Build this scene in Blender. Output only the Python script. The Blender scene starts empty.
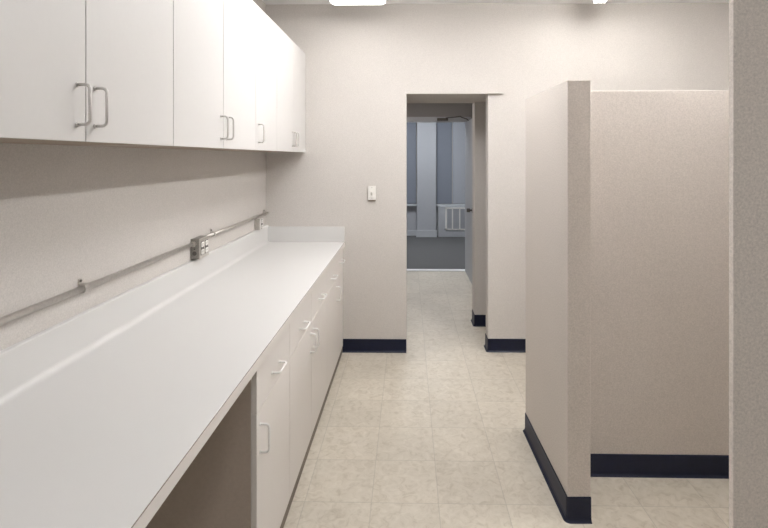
import bpy, bmesh, math
from mathutils import Vector
C = bpy.context.scene.collection
PI = math.pi

# ---------------------------------------------------------------- materials
def mat(name, col, rough=0.5, metal=0.0, speckle=0.0, sscale=160.0, bump=0.0, bscale=200.0, cloud=0.0, spec=0.5, emit=None, estr=0.0):
    m = bpy.data.materials.new(name); m.use_nodes = True
    nt = m.node_tree; N = nt.nodes; L = nt.links
    b = N['Principled BSDF']
    b.inputs['Base Color'].default_value = (*col, 1)
    b.inputs['Roughness'].default_value = rough
    b.inputs['Metallic'].default_value = metal
    b.inputs['Specular IOR Level'].default_value = spec
    tc = N.new('ShaderNodeTexCoord')
    if speckle or cloud:
        n1 = N.new('ShaderNodeTexNoise'); n1.inputs['Scale'].default_value = sscale; n1.inputs['Detail'].default_value = 3
        n1.inputs['Roughness'].default_value = 0.7
        L.new(tc.outputs['Object'], n1.inputs['Vector'])
        n2 = N.new('ShaderNodeTexNoise'); n2.inputs['Scale'].default_value = 3.0; n2.inputs['Detail'].default_value = 4
        L.new(tc.outputs['Object'], n2.inputs['Vector'])
        r1 = N.new('ShaderNodeMapRange'); r1.inputs['From Min'].default_value = 0.3; r1.inputs['From Max'].default_value = 0.7
        r1.inputs['To Min'].default_value = 1 - speckle; r1.inputs['To Max'].default_value = 1 + speckle
        L.new(n1.outputs['Fac'], r1.inputs['Value'])
        r2 = N.new('ShaderNodeMapRange'); r2.inputs['From Min'].default_value = 0.3; r2.inputs['From Max'].default_value = 0.7
        r2.inputs['To Min'].default_value = 1 - cloud; r2.inputs['To Max'].default_value = 1 + cloud
        L.new(n2.outputs['Fac'], r2.inputs['Value'])
        mu = N.new('ShaderNodeMath'); mu.operation = 'MULTIPLY'
        L.new(r1.outputs[0], mu.inputs[0]); L.new(r2.outputs[0], mu.inputs[1])
        vm = N.new('ShaderNodeVectorMath'); vm.operation = 'SCALE'; vm.inputs[0].default_value = col
        L.new(mu.outputs[0], vm.inputs['Scale'])
        L.new(vm.outputs[0], b.inputs['Base Color'])
    if bump:
        n3 = N.new('ShaderNodeTexNoise'); n3.inputs['Scale'].default_value = bscale; n3.inputs['Detail'].default_value = 2
        L.new(tc.outputs['Object'], n3.inputs['Vector'])
        bp = N.new('ShaderNodeBump'); bp.inputs['Strength'].default_value = bump; bp.inputs['Distance'].default_value = 0.002
        L.new(n3.outputs['Fac'], bp.inputs['Height']); L.new(bp.outputs[0], b.inputs['Normal'])
    if emit:
        b.inputs['Emission Color'].default_value = (*emit, 1); b.inputs['Emission Strength'].default_value = estr
    return m

def floor_mat():
    m = bpy.data.materials.new('vinyl_tile'); m.use_nodes = True
    nt = m.node_tree; N = nt.nodes; L = nt.links; b = N['Principled BSDF']
    b.inputs['Roughness'].default_value = 0.42; b.inputs['Specular IOR Level'].default_value = 0.35
    tc = N.new('ShaderNodeTexCoord')
    sub = N.new('ShaderNodeVectorMath'); sub.operation = 'SUBTRACT'; sub.inputs[1].default_value = (-0.166, 0.032, 0)
    L.new(tc.outputs['Object'], sub.inputs[0])
    sc = N.new('ShaderNodeVectorMath'); sc.operation = 'SCALE'; sc.inputs['Scale'].default_value = 1/0.305
    L.new(sub.outputs[0], sc.inputs[0])
    fr = N.new('ShaderNodeVectorMath'); fr.operation = 'FRACTION'; L.new(sc.outputs[0], fr.inputs[0])
    fl = N.new('ShaderNodeVectorMath'); fl.operation = 'FLOOR'; L.new(sc.outputs[0], fl.inputs[0])
    sp = N.new('ShaderNodeSeparateXYZ'); L.new(fr.outputs[0], sp.inputs[0])
    def pp(sock):
        p = N.new('ShaderNodeMath'); p.operation = 'PINGPONG'; p.inputs[1].default_value = 0.5; L.new(sock, p.inputs[0]); return p.outputs[0]
    mn = N.new('ShaderNodeMath'); mn.operation = 'MINIMUM'; L.new(pp(sp.outputs['X']), mn.inputs[0]); L.new(pp(sp.outputs['Y']), mn.inputs[1])
    seam = N.new('ShaderNodeMapRange'); seam.inputs['From Min'].default_value = 0.0025; seam.inputs['From Max'].default_value = 0.0095
    seam.inputs['To Min'].default_value = 0.80; seam.inputs['To Max'].default_value = 1.0
    L.new(mn.outputs[0], seam.inputs['Value'])
    wn = N.new('ShaderNodeTexWhiteNoise'); wn.noise_dimensions = '2D'; L.new(fl.outputs[0], wn.inputs['Vector'])
    # mottling, drifting a different way on each tile
    off = N.new('ShaderNodeVectorMath'); off.operation = 'SCALE'; off.inputs['Scale'].default_value = 7.0
    L.new(wn.outputs['Color'], off.inputs[0])
    ad = N.new('ShaderNodeVectorMath'); ad.operation = 'ADD'; L.new(tc.outputs['Object'], ad.inputs[0]); L.new(off.outputs[0], ad.inputs[1])
    n1 = N.new('ShaderNodeTexNoise'); n1.inputs['Scale'].default_value = 22; n1.inputs['Detail'].default_value = 6
    n1.inputs['Roughness'].default_value = 0.65; n1.inputs['Distortion'].default_value = 1.2
    L.new(ad.outputs[0], n1.inputs['Vector'])
    n2 = N.new('ShaderNodeTexNoise'); n2.inputs['Scale'].default_value = 2.2; n2.inputs['Detail'].default_value = 5
    L.new(tc.outputs['Object'], n2.inputs['Vector'])
    cr = N.new('ShaderNodeValToRGB'); L.new(n1.outputs['Fac'], cr.inputs['Fac'])
    cr.color_ramp.elements[0].position = 0.30; cr.color_ramp.elements[0].color = (0.490, 0.435, 0.350, 1)
    cr.color_ramp.elements[1].position = 0.68; cr.color_ramp.elements[1].color = (0.660, 0.610, 0.525, 1)
    e = cr.color_ramp.elements.new(0.47); e.color = (0.595, 0.543, 0.458, 1)
    r2 = N.new('ShaderNodeMapRange'); r2.inputs['From Min'].default_value = 0.3; r2.inputs['From Max'].default_value = 0.7
    r2.inputs['To Min'].default_value = 0.93; r2.inputs['To Max'].default_value = 1.07; L.new(n2.outputs['Fac'], r2.inputs['Value'])
    r3 = N.new('ShaderNodeMapRange'); r3.inputs['To Min'].default_value = 0.965; r3.inputs['To Max'].default_value = 1.035; L.new(wn.outputs['Value'], r3.inputs['Value'])
    a = N.new('ShaderNodeMath'); a.operation = 'MULTIPLY'; L.new(r2.outputs[0], a.inputs[0]); L.new(r3.outputs[0], a.inputs[1])
    a2 = N.new('ShaderNodeMath'); a2.operation = 'MULTIPLY'; L.new(a.outputs[0], a2.inputs[0]); L.new(seam.outputs[0], a2.inputs[1])
    vm = N.new('ShaderNodeVectorMath'); vm.operation = 'SCALE'; L.new(cr.outputs['Color'], vm.inputs[0]); L.new(a2.outputs[0], vm.inputs['Scale'])
    L.new(vm.outputs[0], b.inputs['Base Color'])
    bp = N.new('ShaderNodeBump'); bp.inputs['Strength'].default_value = 0.35; bp.inputs['Distance'].default_value = 0.001
    L.new(seam.outputs[0], bp.inputs['Height']); L.new(bp.outputs[0], b.inputs['Normal'])
    return m

WALLC = (0.615, 0.582, 0.550)
M = dict(
    wall=mat('wall_finish', WALLC, 0.8, speckle=0.10, sscale=190, bump=0.25, bscale=260, cloud=0.015, spec=0.2),
    partition=mat('partition_laminate', (0.595, 0.547, 0.505), 0.6, speckle=0.13, sscale=150, bump=0.2, bscale=180, cloud=0.015, spec=0.25),
    near_wall=mat('lightened_near_wall', (0.80, 0.74, 0.685), 0.7, speckle=0.15, sscale=150, bump=0.3, bscale=180, cloud=0.015, spec=0.2),  # partition finish lightened to make up for weak light on this wall
    side_board=mat('shaded_side_board', (0.47, 0.40, 0.345), 0.6, speckle=0.05, sscale=60, spec=0.2),  # brown board tone also carries the shade of the knee space
    plain=mat('painted_plaster', (0.64, 0.60, 0.555), 0.75, speckle=0.03, sscale=120, spec=0.2),
    ceil=mat('ceiling_paint', (0.88, 0.88, 0.88), 0.9, speckle=0.04, sscale=90, spec=0.1),
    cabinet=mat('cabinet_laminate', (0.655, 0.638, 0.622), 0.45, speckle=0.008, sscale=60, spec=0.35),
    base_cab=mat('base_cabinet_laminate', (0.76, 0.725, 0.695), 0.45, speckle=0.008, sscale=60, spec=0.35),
    underside=mat('shaded_brown', (0.36, 0.29, 0.23), 0.7, speckle=0.1, sscale=90, spec=0.2),  # brown carries the shade under the cabinets and the switch plate
    worktop=mat('worktop_laminate', (0.675, 0.665, 0.65), 0.48, speckle=0.01, sscale=300, spec=0.4),
    seam=mat('laminate_core', (0.22, 0.18, 0.15), 0.6, speckle=0.05),
    navy=mat('navy_vinyl', (0.006, 0.009, 0.028), 0.42, speckle=0.12, sscale=40, spec=0.3),
    plinth=mat('dark_plinth_vinyl', (0.19, 0.155, 0.125), 0.6, speckle=0.1, sscale=60),
    nickel=mat('satin_nickel', (0.66, 0.64, 0.62), 0.38, 0.9, speckle=0.02),
    whitepull=mat('white_enamel', (0.80, 0.79, 0.77), 0.3, speckle=0.01),
    galv=mat('galvanised_steel', (0.60, 0.57, 0.53), 0.34, 0.85, speckle=0.10, sscale=80),
    boxsteel=mat('dark_galvanised_box', (0.30, 0.285, 0.26), 0.5, 0.6, speckle=0.15, sscale=90),  # box body darker than its cover plate
    darksteel=mat('dark_steel', (0.13, 0.12, 0.11), 0.5, 0.6, speckle=0.1),
    plate=mat('white_plastic', (0.82, 0.80, 0.76), 0.35, speckle=0.01),
    slot=mat('socket_slot', (0.12, 0.11, 0.10), 0.6, speckle=0.02),
    screw=mat('screw_steel', (0.45, 0.43, 0.40), 0.35, 1.0, speckle=0.02),
    lampmetal=mat('lamp_housing_enamel', (0.8, 0.8, 0.79), 0.4, speckle=0.01),
    halldark=mat('hall_grey_paint', (0.40, 0.38, 0.365), 0.8, speckle=0.04, sscale=120, spec=0.2),
    bluegrey=mat('office_blue_grey_paint', (0.45, 0.455, 0.475), 0.7, speckle=0.03, sscale=80, spec=0.2),
    doorpaint=mat('door_grey_paint', (0.44, 0.455, 0.48), 0.5, speckle=0.02),
    framepaint=mat('door_frame_paint', (0.56, 0.57, 0.59), 0.5, speckle=0.02),
    shadedark=mat('blue_grey_shade_fabric', (0.22, 0.235, 0.275), 0.7, speckle=0.05, sscale=200),
    shadelight=mat('pale_shade_fabric', (0.40, 0.41, 0.44), 0.7, speckle=0.04, sscale=200),
    carpet=mat('grey_carpet', (0.135, 0.133, 0.132), 0.95, speckle=0.25, sscale=300, bump=0.5, bscale=300, spec=0.05),
    thresh=mat('threshold_metal', (0.78, 0.78, 0.78), 0.5, 0.0, speckle=0.03),
    tile=floor_mat(),
)
LAMP = mat('lamp_diffuser', (0.9, 0.9, 0.88), 0.5, emit=(1.0, 0.98, 0.96), estr=2.0)
STRIP = mat('added_stall_tube', (0.9, 0.9, 0.88), 0.5, emit=(1.0, 0.99, 0.99), estr=72.0)
FARSTRIP = mat('far_strip_lamp_tube', (0.9, 0.9, 0.88), 0.5, emit=(1.0, 0.975, 0.95), estr=18.0)
AISLE = mat('added_aisle_lamp', (0.9, 0.9, 0.88), 0.5, emit=(0.99, 0.99, 1.0), estr=8.2)
NEARL = mat('added_near_lamp', (0.9, 0.9, 0.88), 0.5, emit=(0.97, 0.985, 1.0), estr=3.7)
HALLL = mat('added_hall_lamp', (0.9, 0.9, 0.88), 0.5, emit=(1.0, 0.95, 0.94), estr=7.6)
COOL = mat('added_office_lamp', (0.9, 0.9, 0.9), 0.5, emit=(0.90, 0.95, 1.0), estr=11.8)

# ---------------------------------------------------------------- mesh helpers
def add_box(bm, x0, x1, y0, y1, z0, z1, bev=0.0, seg=2):
    t = bmesh.new()
    vs = [t.verts.new((x, y, z)) for x in (x0, x1) for y in (y0, y1) for z in (z0, z1)]
    for f in ((0,1,3,2), (4,6,7,5), (0,4,5,1), (2,3,7,6), (0,2,6,4), (1,5,7,3)):
        t.faces.new([vs[i] for i in f])
    bmesh.ops.recalc_face_normals(t, faces=t.faces)
    if bev > 0:
        bmesh.ops.bevel(t, geom=list(t.edges), offset=bev, segments=seg, affect='EDGES', profile=0.5)
    me = bpy.data.meshes.new('tmp'); t.to_mesh(me); t.free()
    bm.from_mesh(me); bpy.data.meshes.remove(me)

def add_prism(bm, pts, axis, a0, a1):
    """extrude a closed outline: axis 'y' takes (x,z), axis 'x' takes (y,z), axis 'z' takes (x,y)"""
    def P(p, a):
        return {'y': (p[0], a, p[1]), 'x': (a, p[0], p[1]), 'z': (p[0], p[1], a)}[axis]
    A = [bm.verts.new(P(p, a0)) for p in pts]; B = [bm.verts.new(P(p, a1)) for p in pts]
    fs = [bm.faces.new(A), bm.faces.new(B[::-1])]
    for i in range(len(pts)):
        j = (i+1) % len(pts); fs.append(bm.faces.new((A[i], B[i], B[j], A[j])))
    bmesh.ops.recalc_face_normals(bm, faces=fs)

def add_tube(bm, pts, r, n=12):
    pts = [Vector(p) for p in pts]
    rings = []; prev = None
    for i, p in enumerate(pts):
        d = (pts[min(i+1, len(pts)-1)] - pts[max(i-1, 0)]).normalized()
        if prev is None:
            up = Vector((0, 0, 1)) if abs(d.z) < 0.9 else Vector((0, 1, 0))
            u = d.cross(up).normalized()
        else:
            u = (prev - d*prev.dot(d)).normalized()
        prev = u; v = d.cross(u)
        rings.append([bm.verts.new(p + (u*math.cos(2*PI*k/n) + v*math.sin(2*PI*k/n))*r) for k in range(n)])
    fs = []
    for a, b in zip(rings, rings[1:]):
        for k in range(n):
            f = bm.faces.new((a[k], a[(k+1) % n], b[(k+1) % n], b[k])); f.smooth = True; fs.append(f)
    fs += [bm.faces.new(rings[0][::-1]), bm.faces.new(rings[-1])]
    bmesh.ops.recalc_face_normals(bm, faces=fs)

def obj(name, bm, m, parent=None):
    me = bpy.data.meshes.new(name); bm.to_mesh(me); bm.free()
    o = bpy.data.objects.new(name, me); C.objects.link(o)
    if m is not None: me.materials.append(m)
    if parent is not None: o.parent = parent
    return o

def box(name, x0, x1, y0, y1, z0, z1, m, parent=None, bev=0.0, seg=2):
    bm = bmesh.new(); add_box(bm, x0, x1, y0, y1, z0, z1, bev, seg); return obj(name, bm, m, parent)

def boxes(name, lst, m, parent=None, bev=0.0):
    bm = bmesh.new()
    for b in lst: add_box(bm, *b, bev)
    return obj(name, bm, m, parent)

def tag(o, label, cat, group=None, kind=None):
    o['label'] = label; o['category'] = cat
    if group: o['group'] = group
    if kind: o['kind'] = kind
    return o

def struct(o, label, cat): return tag(o, label, cat, kind='structure')

def thing(name, label, cat, loc, group=None):
    o = bpy.data.objects.new(name, None); C.objects.link(o); o.location = loc; o.empty_display_size = 0.1
    return tag(o, label, cat, group)

def under(root):
    """children are modelled in world coordinates: pull them into the root's frame"""
    def shift(o, d):
        o.data.transform(__import__('mathutils').Matrix.Translation(-d)) if o.data and o.data.users == 1 else None
    d = Vector(root.location)
    for ch in C.objects:
        if ch.parent is root or (ch.parent is not None and ch.parent.parent is root):
            shift(ch, d)

# ---------------------------------------------------------------- dimensions (m)
XW, XC, XF, XU = -1.151, -0.509, -0.525, -0.828      # left wall, worktop edge, base fronts, upper fronts
YB, YR = 3.846, 3.872                                # back wall, the strip right of the doorway
ZC = 2.81                                            # ceiling
ZT = 0.889                                           # worktop
XR, YN = 2.75, -1.6                                  # far right wall, wall behind camera

# ---------------------------------------------------------------- shell
struct(box('floor', XW-0.1, XR+0.1, YN-0.1, 6.584, -0.08, 0, M['tile']), 'beige mottled vinyl tile floor of the room and passage', 'floor')
struct(box('ceiling', XW-0.1, XR+0.1, YN-0.1, 3.99, ZC, ZC+0.08, M['ceil']), 'plain off-white ceiling above the cabinets', 'ceiling')
struct(box('wall_left', XW-0.1, XW, YN-0.1, 3.99, 0, ZC, M['wall']), 'beige speckled wall behind the long worktop', 'wall')
bm = bmesh.new()
add_box(bm, XW, -0.012, YB, 4.50, 0, ZC)                       # left of the doorway
add_box(bm, -0.012, 0.763, YB, YR, 2.084, ZC)                  # header skin, proud of the right side
add_box(bm, -0.012, 1.30, YR, 4.53, 2.084, ZC)                 # thick head over the passage
add_box(bm, 0.648, 1.30, YR, 3.99, 0, 2.084)
add_box(bm, 1.30, XR+0.1, YR, 4.53, 0, ZC)
struct(obj('wall_back', bm, M['wall']), 'beige end wall with the open doorway and light switch', 'wall')
struct(box('wall_right', XR, XR+0.1, YN-0.1, YR, 0, ZC, M['wall']), 'beige wall on the far right beyond the partitions', 'wall')
struct(box('wall_front', XW, XR, YN-0.1, YN, 0, ZC, M['wall']), 'beige wall behind the viewpoint', 'wall')
struct(box('wall_near_right', 0.817, 1.70, 1.214, 1.230, 0, ZC, M['near_wall']), 'grey speckled full-height wall at the right edge of view', 'wall')
# passage and hall
struct(box('wall_passage_right', 0.622, 1.30, 4.457, 4.62, 0, 2.084, M['wall']), 'narrow beige wall return inside the doorway on its right', 'wall')
struct(box('wall_hall_left', -1.25, -1.15, 4.50, 6.60, 0, 2.45, M['halldark']), 'grey hall wall left beyond the doorway', 'wall')
struct(box('wall_hall_right', 0.95, 1.05, 4.62, 6.60, 0, 2.45, M['halldark']), 'grey hall wall right beyond the doorway', 'wall')
struct(boxes('wall_hall_end', [(-1.25, -0.19, 6.60, 6.72, 0, 2.45), (0.87, 1.30, 6.60, 6.72, 0, 2.45), (-0.19, 0.87, 6.60, 6.72, 2.13, 2.45)], M['halldark']),
       'dark grey wall above the far doorway', 'wall')
struct(box('ceiling_hall', -1.25, 1.3, 4.53, 6.72, 2.45, 2.53, M['halldark']), 'low grey ceiling of the hall beyond the doorway', 'ceiling')
# office beyond
struct(box('floor_office', -1.7, 2.7, 6.681, 9.75, -0.08, 0.0, M['carpet']), 'dark grey carpet of the far office', 'floor')
struct(box('trim_threshold', -0.12, 0.80, 6.585, 6.68, -0.05, 0.010, M['thresh']), 'pale threshold strip where tile meets carpet', 'trim')
struct(box('wall_office_left', -1.8, -1.7, 6.72, 9.75, 0, 2.8, M['bluegrey']), 'blue-grey left wall of the far office', 'wall')
struct(box('wall_office_right', 2.6, 2.7, 6.72, 9.75, 0, 2.8, M['bluegrey']), 'blue-grey right wall of the far office', 'wall')
struct(boxes('wall_office_front', [(-1.7, -1.25, 6.66, 6.72, 0, 2.8), (1.30, 2.6, 6.66, 6.72, 0, 2.8), (-1.25, 1.30, 6.66, 6.72, 2.53, 2.8)], M['bluegrey']),
       'blue-grey wall of the far office around its doorway', 'wall')
struct(box('ceiling_office', -1.8, 2.7, 6.66, 9.75, 2.8, 2.88, M['ceil']), 'ceiling of the far office', 'ceiling')
struct(boxes('wall_office_back', [(-1.7, 2.6, 9.60, 9.70, 0, 0.60), (-1.7, -1.3, 9.60, 9.70, 0.6, 2.8), (2.2, 2.6, 9.6, 9.7, 0.6, 2.8),
             (-1.3, 2.2, 9.60, 9.70, 2.55, 2.8), (0.179, 0.554, 9.43, 9.70, 0, 2.8)], M['bluegrey']),
       'blue-grey window wall with square pier at the far end', 'wall')

struct(boxes('baseboard_office', [(0.163, 0.57, 9.405, 9.4295, 0.0, 0.110), (0.155, 0.578, 9.398, 9.4295, 0.110, 0.135), (-1.69, 0.178, 9.58, 9.5995, 0.0, 0.10)], M['framepaint']), 'pale skirting round the square pier in the far office', 'baseboard')

# ---------------------------------------------------------------- vinyl cove base
def cove(name, path, label, m=M['navy'], h=0.105, parent=None):
    """sweep the cove-base section along a plan path; the wall lies to the LEFT of travel"""
    prof = [(0.0, 0.0), (0.0, h), (0.003, h), (0.0045, h-0.003), (0.005, 0.022), (0.007, 0.010), (0.013, 0.003), (0.017, 0.0)]
    P = [Vector(p) for p in path]
    bm = bmesh.new(); rings = []
    for i, p in enumerate(P):
        d0 = (p - P[i-1]).normalized() if i > 0 else (P[1]-P[0]).normalized()
        d1 = (P[i+1] - p).normalized() if i < len(P)-1 else d0
        n0 = Vector((d0.y, -d0.x)); n1 = Vector((d1.y, -d1.x))
        n = (n0 + n1).normalized(); n = n / max(0.3, n.dot(n0))
        rings.append([bm.verts.new((p.x + n.x*a, p.y + n.y*a, z)) for a, z in prof])
    k = len(prof)
    for a, b in zip(rings, rings[1:]):
        for j in range(k): bm.faces.new((a[j], b[j], b[(j+1) % k], a[(j+1) % k]))
    bm.faces.new(rings[0]); bm.faces.new(rings[-1][::-1])
    bmesh.ops.recalc_face_normals(bm, faces=bm.faces)
    return obj(name, bm, m, parent)

def corner(c, p, q, r=0.006, n=4):
    """rounded corner at c coming from p going to q"""
    c, p, q = Vector(c), Vector(p), Vector(q)
    a = c + (p-c).normalized()*r; b = c + (q-c).normalized()*r
    return [tuple((1-t)**2*a + 2*t*(1-t)*c + t*t*b) for t in [i/n for i in range(n+1)]]

# travel direction chosen so that the room is on the right-hand side
struct(cove('baseboard_back_left', [(-0.528, YB)] + [(-0.013, YB)], ''), 'navy vinyl skirting left of the doorway', 'baseboard')
struct(cove('baseboard_back_right', [(0.648, 3.99)] + corner((0.648, YR), (0.648, 3.93), (2, YR)) + [(XR, YR)], ''), 'navy vinyl skirting on the wall right of the doorway', 'baseboard')
struct(cove('baseboard_passage', [(0.622, 4.62)] + corner((0.622, 4.457), (0.622, 4.6), (1.2, 4.457)) + [(1.30, 4.457)], ''), 'navy vinyl skirting on wall return inside the doorway', 'baseboard')
struct(cove('baseboard_left', [(XW, -0.35), (XW, YN)][::-1], ''), 'navy vinyl skirting on the left wall behind the viewpoint', 'baseboard')

# ---------------------------------------------------------------- partitions
t = thing('partition', 'tall narrow beige partition fin with its end facing the aisle, navy skirting', 'partition', (0.74, 2.4, 0))
b_ = box('panel', 0.687, 0.786, 2.075, 2.755, 0, 1.904, M['partition'], t, bev=0.0015, seg=1)
p = [(0.790, 2.3785)] + corner((0.790, 2.075), (0.790, 2.3), (0.687, 2.075))[0:0]
path = [(0.786, 2.755)] + corner((0.687, 2.755), (0.786, 2.755), (0.687, 2.1)) + corner((0.687, 2.075), (0.687, 2.7), (0.786, 2.075), 0.012) + [(0.787, 2.075)]
cove('skirting', path, '', parent=t)
under(t)
t.rotation_euler.z = math.radians(1.2); t.location.x -= 0.004
t = thing('partition', 'wide beige partition panel behind the fin, navy skirting, stall side', 'partition', (1.4, 2.42, 0))
box('panel', 0.7915, 2.748, 2.378, 2.478, 0, 1.900, M['partition'], t, bev=0.0015, seg=1)
cove('skirting', [(0.7925, 2.378), (2.748, 2.378)], '', parent=t)
under(t)

# ---------------------------------------------------------------- pulls
def pull_bm(c, horizontal, length=0.100, proj=0.032, r=0.0042):
    """round wire pull standing off a face whose normal is +X; c = (x, y, z) centre on the face"""
    bend = 0.013; pts = []
    def P(a, d):                                   # a along the pull, d out of the face
        return (c[0]+d, c[1]+a, c[2]) if horizontal else (c[0]+d, c[1], c[2]+a)
    h = length/2
    pts.append(P(-h, 0.0)); pts.append(P(-h, proj-bend))
    for i in range(1, 6):
        t = i/5*PI/2; pts.append(P(-h + bend*(1-math.cos(t)), proj-bend + bend*math.sin(t)))
    for i in range(0, 6):
        t = PI/2*(1 - i/5); pts.append(P(h - bend*(1-math.cos(t)), proj-bend + bend*math.sin(t)))
    pts.append(P(h, 0.0))
    bm = bmesh.new(); add_tube(bm, pts, r, 10)
    for s in (-h, h): add_tube(bm, [P(s, 0.0), P(s, 0.003)], r*1.7, 12)
    return bm

# ---------------------------------------------------------------- upper cabinets
ZU0, ZU1 = 1.611, 2.408
def upper(y0, y1, doors, label):
    """doors: list of (y0, y1, handle_y)"""
    t = thing('wall_cabinet', label, 'cabinet', (XW, (y0+y1)/2, ZU0), 'white wall cabinets above the worktop')
    th = 0.018; x0, x1 = XW+0.001, XU-0.019
    bm = bmesh.new()
    add_box(bm, x0, x1, y0+0.0005, y0+th, ZU0, ZU1); add_box(bm, x0, x1, y1-th, y1-0.0005, ZU0, ZU1)
    add_box(bm, x0, x1, y0+th, y1-th, ZU1-th, ZU1); add_box(bm, x0, x0+0.006, y0+th, y1-th, ZU0+0.01, ZU1-th)
    obj('carcass', bm, M['cabinet'], t)
    box('bottom_panel', x0, x1, y0+th, y1-th, ZU0, ZU0+th, M['underside'], t)  # shade beneath the cabinet put into the panel's brown
    box('shelf', x0+0.006, x1-0.02, y0+th, y1-th, 2.0, 2.018, M['cabinet'], t)
    for a, b, hy in doors:
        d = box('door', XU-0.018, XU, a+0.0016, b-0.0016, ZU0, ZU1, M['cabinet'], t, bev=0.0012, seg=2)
        if hy is not None: obj('handle', pull_bm((XU, hy, 1.703), False), M['nickel'], d)
    under(t); return t
upper(0.754, 1.669, [(0.754, 1.211, 1.180), (1.211, 1.669, 1.247)], 'white two-door wall cabinet nearest the viewer, large pulls side by side')
upper(1.669, 2.583, [(1.669, 2.126, 2.096), (2.126, 2.583, 2.163)], 'white two-door wall cabinet, second from the viewer above the worktop')
upper(2.583, 3.000, [(2.583, 3.000, 2.622)], 'narrow single-door white wall cabinet between two double-door ones')
upper(3.000, 3.844, [(3.000, 3.430, 3.398), (3.430, 3.844, 3.462)], 'white wall cabinet in the corner against the end wall')

# ---------------------------------------------------------------- base cabinets
ZB0, ZB1, ZD = 0.050, 0.850, 0.676
def base(y0, y1, fronts, label, zh=0.738):
    """fronts: list of (y0, y1, door handle y or None)"""
    t = thing('base_cabinet', label, 'cabinet', ((XW+XF)/2, (y0+y1)/2, 0), 'white base cabinets under the worktop')
    th = 0.018; x0, x1 = XW+0.002, XF-0.019
    bm = bmesh.new()
    add_box(bm, x0, x1, y0+0.0005, y0+th, ZB0, ZB1); add_box(bm, x0, x1, y1-th, y1-0.0005, ZB0, ZB1)
    add_box(bm, x0, x1, y0+th, y1-th, ZB0, ZB0+th); add_box(bm, x0, x0+0.006, y0+th, y1-th, ZB0+th, ZB1)
    add_box(bm, x1-0.08, x1, y0+th, y1-th, ZB1-0.018, ZB1); add_box(bm, x1-0.08, x1, y0+th, y1-th, ZD-0.008, ZD+0.006)
    obj('carcass', bm, M['base_cab'], t)
    if y0 < 1.7: box('side_panel', x0, x1-0.001, y0-0.0015, y0+0.0003, ZB0, ZB1-0.001, M['side_board'], t)  # thin sheet over the carcass, darkened for the knee-space shade
    box('plinth', x0, XF-0.003, y0+0.0005, y1-0.0005, 0, ZB0-0.0005, M['plinth'], t)
    for a, b, hy in fronts:
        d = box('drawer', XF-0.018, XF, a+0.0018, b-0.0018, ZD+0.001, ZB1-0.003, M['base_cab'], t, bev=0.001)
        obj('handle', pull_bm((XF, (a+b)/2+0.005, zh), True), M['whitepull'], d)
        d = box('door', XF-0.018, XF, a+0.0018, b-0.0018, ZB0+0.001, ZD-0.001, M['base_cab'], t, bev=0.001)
        if hy is not None: obj('handle', pull_bm((XF, hy, 0.573), False), M['whitepull'], d)
    under(t); return t
base(1.645, 2.110, [(1.645, 2.110, 1.685)], 'single-door white base cabinet beside the open knee space')
base(2.110, 3.085, [(2.110, 2.588, 2.552), (2.588, 3.085, 2.628)], 'wide two-door white base cabinet with paired pulls, second from the knee space')
base(3.085, 3.525, [(3.085, 3.525, 3.490)], 'white base cabinet second from the end wall, pull at its far side')
base(3.525, 3.842, [(3.525, 3.842, None)], 'narrow white base cabinet in the corner by the end wall', 0.765)

# ---------------------------------------------------------------- worktop
Y0 = -0.35
t = thing('worktop', 'long white laminate worktop with coved upstand along the left wall', 'worktop', (-0.83, 1.75, ZT))
xs = XW + 0.021
prof = [(XW+0.001, ZT-0.036), (XC-0.0015, ZT-0.036), (XC-0.0015, ZT-0.0015), (XC-0.003, ZT)]
rc = 0.020
prof += [(xs+rc - rc*math.sin(a), ZT+rc - rc*math.cos(a)) for a in [i/6*PI/2 for i in range(7)]]
prof += [(xs, 1.021), (xs-0.003, 1.024), (XW+0.001, 1.024)]
bm = bmesh.new(); add_prism(bm, prof, 'y', Y0, YB-0.001); obj('top', bm, M['worktop'], t)
box('front_edge', XC-0.0014, XC, Y0, YB-0.001, ZT-0.037, ZT-0.0035, M['base_cab'], t)
box('laminate_seam', XC-0.0014, XC-0.0003, Y0, YB-0.001, ZT-0.0034, ZT-0.0012, M['seam'], t)
box('end_splash', xs+0.0005, XC-0.004, YB-0.020, YB-0.001, ZT+0.0005, 1.012, M['worktop'], t, bev=0.002)
box('end_panel', XW+0.002, XF-0.002, Y0+0.005, Y0+0.025, 0, ZT-0.0365, M['base_cab'], t)
under(t)

# ---------------------------------------------------------------- conduit and electrical
zc1, zc2, xp = 1.112, 1.123, XW+0.0145
t = thing('electrical_conduit', 'thin galvanised conduit pipe along the left wall above the upstand', 'conduit', (xp, 1.2, 1.11))
bm = bmesh.new(); add_tube(bm, [(xp, -0.9, zc1), (xp, 2.487, zc1)], 0.0105, 14); obj('pipe', bm, M['galv'], t)
for y, z in ((0.2, zc1), (1.65, zc1)):
    bm = bmesh.new()
    for w in (0,):
        ring = [(xp + 0.0135*math.cos(a), z + 0.0135*math.sin(a)) for a in [(-0.5 + i/8)*PI for i in range(9)]]
        outline = ring + [(XW+0.0005, z+0.0135), (XW+0.0005, z+0.034), (XW+0.003, z+0.034), (XW+0.003, z+0.0155)]
        inner = [(xp + 0.0155*math.cos(a), z + 0.0155*math.sin(a)) for a in [(0.5 - i/8)*PI for i in range(9)]]
        add_prism(bm, ring + [(XW+0.0005, z+0.0135), (XW+0.0005, z+0.034), (XW+0.003, z+0.034), (XW+0.003, z+0.0155)] + inner + [(XW+0.0005, z-0.0155), (XW+0.0005, z-0.0135)], 'y', y-0.009, y+0.009)
    s = obj('strap', bm, M['galv'], t)
    bm = bmesh.new(); add_tube(bm, [(XW+0.003, y, z+0.026), (XW+0.007, y, z+0.026)], 0.0045, 10); obj('screw', bm, M['darksteel'], s)
under(t)
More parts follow.
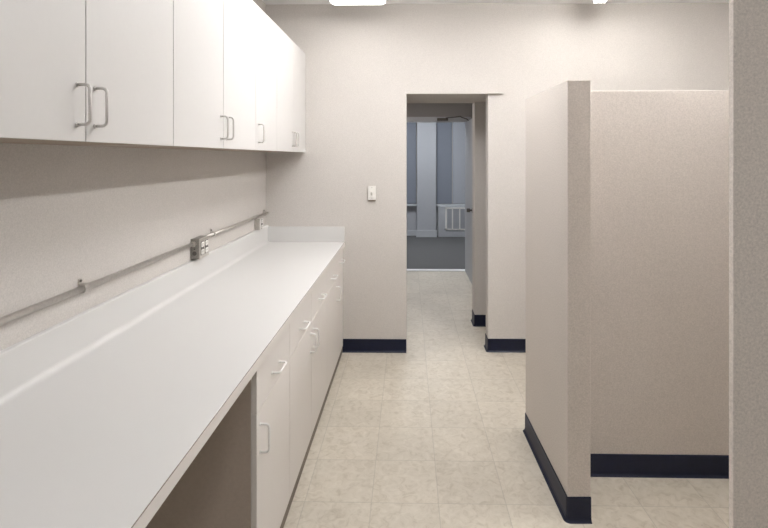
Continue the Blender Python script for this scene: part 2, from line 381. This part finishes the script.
t = thing('electrical_conduit', 'short galvanised conduit from the double socket box to the corner', 'conduit', (xp, 3.2, 1.12))
bm = bmesh.new(); add_tube(bm, [(xp, 2.628, zc2), (xp, 3.842, zc2)], 0.0095, 14); obj('pipe', bm, M['galv'], t)
for y, z in ((2.76, zc2), (3.78, zc2)):
    bm = bmesh.new()
    ring = [(xp + 0.0125*math.cos(a), z + 0.0125*math.sin(a)) for a in [(-0.5 + i/8)*PI for i in range(9)]]
    inner = [(xp + 0.0145*math.cos(a), z + 0.0145*math.sin(a)) for a in [(0.5 - i/8)*PI for i in range(9)]]
    add_prism(bm, ring + [(XW+0.0005, z+0.0125), (XW+0.0005, z+0.032), (XW+0.003, z+0.032), (XW+0.003, z+0.0145)] + inner + [(XW+0.0005, z-0.0145), (XW+0.0005, z-0.0125)], 'y', y-0.009, y+0.009)
    s = obj('strap', bm, M['galv'], t)
    bm = bmesh.new(); add_tube(bm, [(XW+0.003, y, z+0.024), (XW+0.007, y, z+0.024)], 0.0045, 10); obj('screw', bm, M['darksteel'], s)
under(t)

def receptacle(parent, x, yc, zc):
    """one duplex socket as a single mesh facing +X; its slots carry the dark material"""
    bm = bmesh.new()
    for dz in (-0.0195, 0.0195):
        out = []
        for i in range(20):
            a = 2*PI*i/20; out.append((yc + max(-0.0165, min(0.0165, 0.0185*math.cos(a))), zc+dz + max(-0.0135, min(0.0135, 0.0185*math.sin(a)))))
        add_prism(bm, out, 'x', x+0.001, x+0.003)
    n = len(bm.faces)
    add_box(bm, x, x+0.0012, yc-0.019, yc+0.019, zc-0.036, zc+0.036)
    for dz in (-0.0195, 0.0195):
        for dy, hh in ((-0.006, 0.0045), (0.006, 0.0035)):
            add_box(bm, x+0.0028, x+0.0034, yc+dy-0.001, yc+dy+0.001, zc+dz+0.002-hh, zc+dz+0.002+hh)
        add_tube(bm, [(x+0.0028, yc, zc+dz-0.008), (x+0.0034, yc, zc+dz-0.008)], 0.0022, 8)
    bm.faces.ensure_lookup_table()
    for f in bm.faces[n:]: f.material_index = 1
    o = obj('outlet', bm, M['plate'], parent); o.data.materials.append(M['slot']); return o

t = thing('socket_box', 'metal double socket box on the conduit, four white outlets', 'electrical socket', (XW, 2.557, 1.095))
x0, x1, y0, y1, z0, z1 = XW+0.0005, XW+0.046, 2.500, 2.618, 1.032, 1.139
bm = bmesh.new(); add_box(bm, x0, x1, y0, y1, z0, z1, 0.003)
obj('box', bm, M['boxsteel'], t)
bm = bmesh.new(); add_box(bm, x1+0.0003, x1+0.0045, y0-0.001, y1+0.001, z0-0.001, z1+0.001, 0.002); cp = obj('cover_plate', bm, M['galv'], t)
for dy in (-0.026, 0.026):
    receptacle(t, x1+0.0045, (y0+y1)/2+dy, (z0+z1)/2)
bm = bmesh.new(); add_tube(bm, [(XW+0.018, 2.487, zc1), (XW+0.018, 2.4995, zc1)], 0.0155, 6); obj('connector', bm, M['galv'], t)
bm = bmesh.new()
add_tube(bm, [(XW+0.023, y0-0.001, 1.062), (XW+0.023, y0+0.001, 1.062)], 0.0115, 16)
add_tube(bm, [(XW+0.023, y0-0.001, 1.085), (XW+0.023, y0+0.001, 1.085)], 0.004, 10)
obj('knockout', bm, M['darksteel'], t)
under(t)

t = thing('socket_box', 'small white single-gang socket in the corner below the conduit', 'electrical socket', (XW, 3.59, 1.065))
bm = bmesh.new(); add_box(bm, XW+0.0005, XW+0.040, 3.555, 3.625, 1.028, 1.105, 0.003); obj('box', bm, M['galv'], t)
bm = bmesh.new(); add_box(bm, XW+0.0403, XW+0.045, 3.552, 3.628, 1.026, 1.107, 0.002); obj('cover_plate', bm, M['plate'], t)
receptacle(t, XW+0.045, 3.59, 1.0665)
under(t)

t = thing('light_switch', 'small white toggle light switch on the end wall left of the doorway', 'light switch', (-0.290, YB, 1.278))
box('box', -0.319, -0.261, YB-0.012, YB-0.0003, 1.220, 1.336, M['underside'], t, bev=0.002)  # dark brown box set lower draws the shadow line below the plate
box('cover_plate', -0.322, -0.258, YB-0.018, YB-0.0123, 1.228, 1.342, M['plate'], t, bev=0.002)
bm = bmesh.new()
add_prism(bm, [(YB-0.0181, 1.266), (YB-0.0181, 1.292), (YB-0.021, 1.291), (YB-0.032, 1.300), (YB-0.034, 1.294), (YB-0.021, 1.268)], 'x', -0.2955, -0.2845)
obj('toggle', bm, M['plate'], t)
for z in (1.243, 1.327):
    bm = bmesh.new(); add_tube(bm, [(-0.290, YB-0.0182, z), (-0.290, YB-0.0192, z)], 0.0035, 10); obj('screw', bm, M['screw'], t)
under(t)

# ---------------------------------------------------------------- lights
def wrap_light(x0, x1, y0, y1, ztop, drop, dm, label, grp=None):
    t = thing('ceiling_light', label, 'ceiling light', ((x0+x1)/2, (y0+y1)/2, ztop), grp)
    box('housing', x0+0.04, x1-0.04, y0+0.01, y1-0.01, ztop-0.03, ztop-0.0005, M['lampmetal'], t)
    z1, z0 = ztop-0.031, ztop-drop
    pr = [(x0+0.02, z1), (x0, z1-0.01), (x0+0.006, z0+0.012), (x0+0.03, z0), (x1-0.03, z0), (x1-0.006, z0+0.012), (x1, z1-0.01), (x1-0.02, z1)]
    bm = bmesh.new(); add_prism(bm, pr, 'y', y0+0.012, y1-0.012); obj('diffuser', bm, dm, t)
    for ya, yb in ((y0, y0+0.0115), (y1-0.0115, y1)):
        bm = bmesh.new(); add_prism(bm, pr, 'y', ya, yb); obj('end_cap', bm, M['lampmetal'], t)
    under(t)
wrap_light(-0.585, -0.165, 2.38, 3.60, ZC, 0.090, LAMP, 'bright ceiling light at the top edge above the worktop')
wrap_light(0.05, 0.47, -1.1, 0.12, ZC, 0.090, NEARL, 'unseen dim ceiling light added above and behind the viewpoint')  # added out of view to lift the faces turned towards the camera
wrap_light(-0.06, 0.36, 2.09, 2.88, ZC, 0.090, AISLE, 'unseen ceiling light added over the aisle, nearer than the one above the worktop')  # unseen lamp, added to brighten the fin's side and the base doors
def strip_light(xc, y0, y1, label, tm):
    t = thing('strip_light', label, 'ceiling light', (xc, (y0+y1)/2, ZC), 'strip lights over the stalls')
    box('housing', xc-0.05, xc+0.05, y0, y1, ZC-0.045, ZC-0.0005, M['lampmetal'], t, bev=0.003)
    for y in (y0+0.008, y1-0.008):
        box('lamp_holder', xc-0.045, xc+0.045, y-0.008, y+0.008, ZC-0.088, ZC-0.0455, M['lampmetal'], t, bev=0.002)
    for dx in (-0.027, 0.027):
        bm = bmesh.new(); add_tube(bm, [(xc+dx, y0+0.017, ZC-0.066), (xc+dx, y1-0.017, ZC-0.066)], 0.013, 14); obj('tube', bm, tm, t)
    under(t)
strip_light(1.43, 2.40, 3.60, 'strip light behind the low partition near the end wall', FARSTRIP)
strip_light(1.43, 1.76, 2.38, 'unseen strip light added over the stall in front of the low partition', STRIP)  # out of frame; added and shortened to light the panel, sparing the fin end
wrap_light(-0.4, 0.0, 5.0, 5.6, 2.45, 0.07, HALLL, 'small unseen ceiling light added in the hall beyond the doorway')  # no fixture visible here; added to lift the hall's brightness
wrap_light(0.0, 0.5, 7.3, 8.5, 2.80, 0.08, COOL, 'unseen cool ceiling light added in the far office')  # unseen lamp added in place of the office's dim bluish daylight

# ---------------------------------------------------------------- far doorway
bm = bmesh.new()
add_box(bm, -0.19, 0.87, 6.575, 6.6595, 2.06, 2.129, 0.002)
add_box(bm, -0.19, -0.12, 6.575, 6.6595, 0.0, 2.06, 0.002)
add_box(bm, 0.80, 0.869, 6.575, 6.6595, 0.0, 2.06, 0.002)
d = struct(bpy.data.objects.new('door_1', None), 'grey-white far door standing open with closer and knob', 'door'); C.objects.link(d); d.location = (0.34, 6.6, 0)
obj('door_frame', bm, M['framepaint'], d)
lf = box('door_leaf', 0.785, 0.828, 5.70, 6.572, 0.012, 2.05, M['doorpaint'], d, bev=0.002)
bm = bmesh.new()
add_tube(bm, [(0.784, 5.80, 0.93), (0.776, 5.80, 0.93)], 0.030, 16)
add_tube(bm, [(0.776, 5.80, 0.93), (0.745, 5.80, 0.93)], 0.010, 12)
pts = [(0.748-0.036*math.sin(i/6*PI/2)-0.0, 5.80, 0.93) for i in range(7)]
add_tube(bm, [(0.750, 5.80, 0.93), (0.740, 5.80, 0.93), (0.722, 5.80, 0.93), (0.714, 5.80, 0.93)], 0.024, 16)
obj('door_handle', bm, M['darksteel'], lf)
bm = bmesh.new(); add_box(bm, 0.40, 0.55, 6.535, 6.574, 2.075, 2.110, 0.004)
add_tube(bm, [(0.52, 6.545, 2.112), (0.63, 6.47, 2.116), (0.70, 6.33, 2.114)], 0.007, 8)
add_tube(bm, [(0.70, 6.33, 2.106), (0.78, 6.30, 2.075), (0.80, 6.30, 2.052)], 0.007, 8)
obj('door_closer', bm, M['darksteel'], d)
under(d)

# far window wall
def window(n, x0, x1, mulls, label):
    w = bpy.data.objects.new('window_%d' % n, None); C.objects.link(w); w.location = ((x0+x1)/2, 9.6, 0.64); struct(w, label, 'window')
    bm = bmesh.new()
    for a, b, c, e in ((x0, x1, 0.635, 0.675), (x0, x1, 2.50, 2.549), (x0, x0+0.035, 0.675, 2.50), (x1-0.035, x1, 0.675, 2.50)):
        add_box(bm, a, b, 9.59, 9.65, c, e)
    for mx in mulls: add_box(bm, mx-0.012, mx+0.012, 9.585, 9.65, 0.675, 2.50)
    obj('window_frame', bm, M['halldark'], w)
    box('pane', x0+0.035, x1-0.035, 9.652, 9.658, 0.675, 2.50, M['glass'], w)
    box('sill', x0, x1, 9.50, 9.66, 0.601, 0.634, M['framepaint'], w, bev=0.003)
    under(w)
g = bpy.data.materials.new('window_glass'); g.use_nodes = True
gb = g.node_tree.nodes['Principled BSDF']; gb.inputs['Base Color'].default_value = (0.7, 0.8, 0.9, 1); gb.inputs['Roughness'].default_value = 0.03
gb.inputs['Transmission Weight'].default_value = 1.0; M['glass'] = g
window(1, -1.3, 0.178, [-0.5], 'far office window left of the square pier')
window(2, 0.555, 2.2, [0.895, 1.5], 'far office window right of the pier above the heater')
def shade(x0, x1, m, label):
    t = thing('roller_shade', label, 'window shade', ((x0+x1)/2, 9.57, 2.5), 'window shades in the far office')
    bm = bmesh.new(); add_tube(bm, [(x0, 9.562, 2.50), (x1, 9.562, 2.50)], 0.018, 12); obj('roller', bm, m, t)
    box('fabric', x0+0.004, x1-0.004, 9.575, 9.577, 0.66, 2.50, m, t)
    box('hem_bar', x0+0.004, x1-0.004, 9.572, 9.580, 0.645, 0.659, m, t, bev=0.001)
    under(t)
shade(-1.25, 0.165, M['shadedark'], 'dark blue-grey shade left of the square pier')
shade(0.570, 0.882, M['shadedark'], 'dark blue-grey shade just right of the square pier')
shade(0.906, 1.49, M['shadelight'], 'paler grey shade beside the open far door')
# heater cabinet with grille
t = thing('heater_cabinet', 'low blue-grey heater cabinet with white grille under far window', 'heater', (1.2, 9.52, 0))
box('cabinet_body', 0.60, 2.10, 9.440, 9.598, 0.0, 0.600, M['bluegrey'], t, bev=0.004)
bm = bmesh.new(); X0, X1, Z0, Z1 = 0.735, 1.165, 0.135, 0.585
for a in ((X0, X1, 9.425, 9.4395, Z0, Z0+0.03), (X0, X1, 9.425, 9.4395, Z1-0.03, Z1), (X0, X0+0.035, 9.425, 9.4395, Z0, Z1), (X1-0.035, X1, 9.425, 9.4395, Z0, Z1)): add_box(bm, *a)
for i in (1, 2): x = X0 + (X1-X0)*i/3; add_box(bm, x-0.012, x+0.012, 9.425, 9.4395, Z0, Z1)
g_ = obj('grille', bm, M['plate'], t)
bm = bmesh.new(); k = 12
for i in range(k):
    z = Z0+0.035 + (Z1-Z0-0.07)*(i+0.5)/k
    add_box(bm, X0+0.036, X1-0.036, 9.432, 9.4385, z-0.007, z+0.007)
obj('louvres', bm, M['bluegrey'], g_)
under(t)

# ---------------------------------------------------------------- camera, world, colour
w = bpy.data.worlds.new('World'); bpy.context.scene.world = w; w.use_nodes = True
bg = w.node_tree.nodes['Background']; bg.inputs[0].default_value = (0.5, 0.6, 0.8, 1); bg.inputs[1].default_value = 0.3
cam = bpy.data.cameras.new('camera'); co = bpy.data.objects.new('camera', cam); C.objects.link(co)
co.location = (0, 0, 1.57); co.rotation_euler = (PI/2, 0, math.radians(1.1))
cam.sensor_width = 36; cam.sensor_fit = 'HORIZONTAL'; cam.lens = 477/768*36
cam.shift_x = -(398.8-384)/768; cam.shift_y = (157.5-264)/768
cam.clip_start = 0.02; cam.clip_end = 60
S = bpy.context.scene; S.camera = co
S.view_settings.view_transform = 'Standard'; S.view_settings.look = 'None'; S.view_settings.gamma = 1; S.view_settings.use_curve_mapping = False
S.view_settings.exposure = 1.17
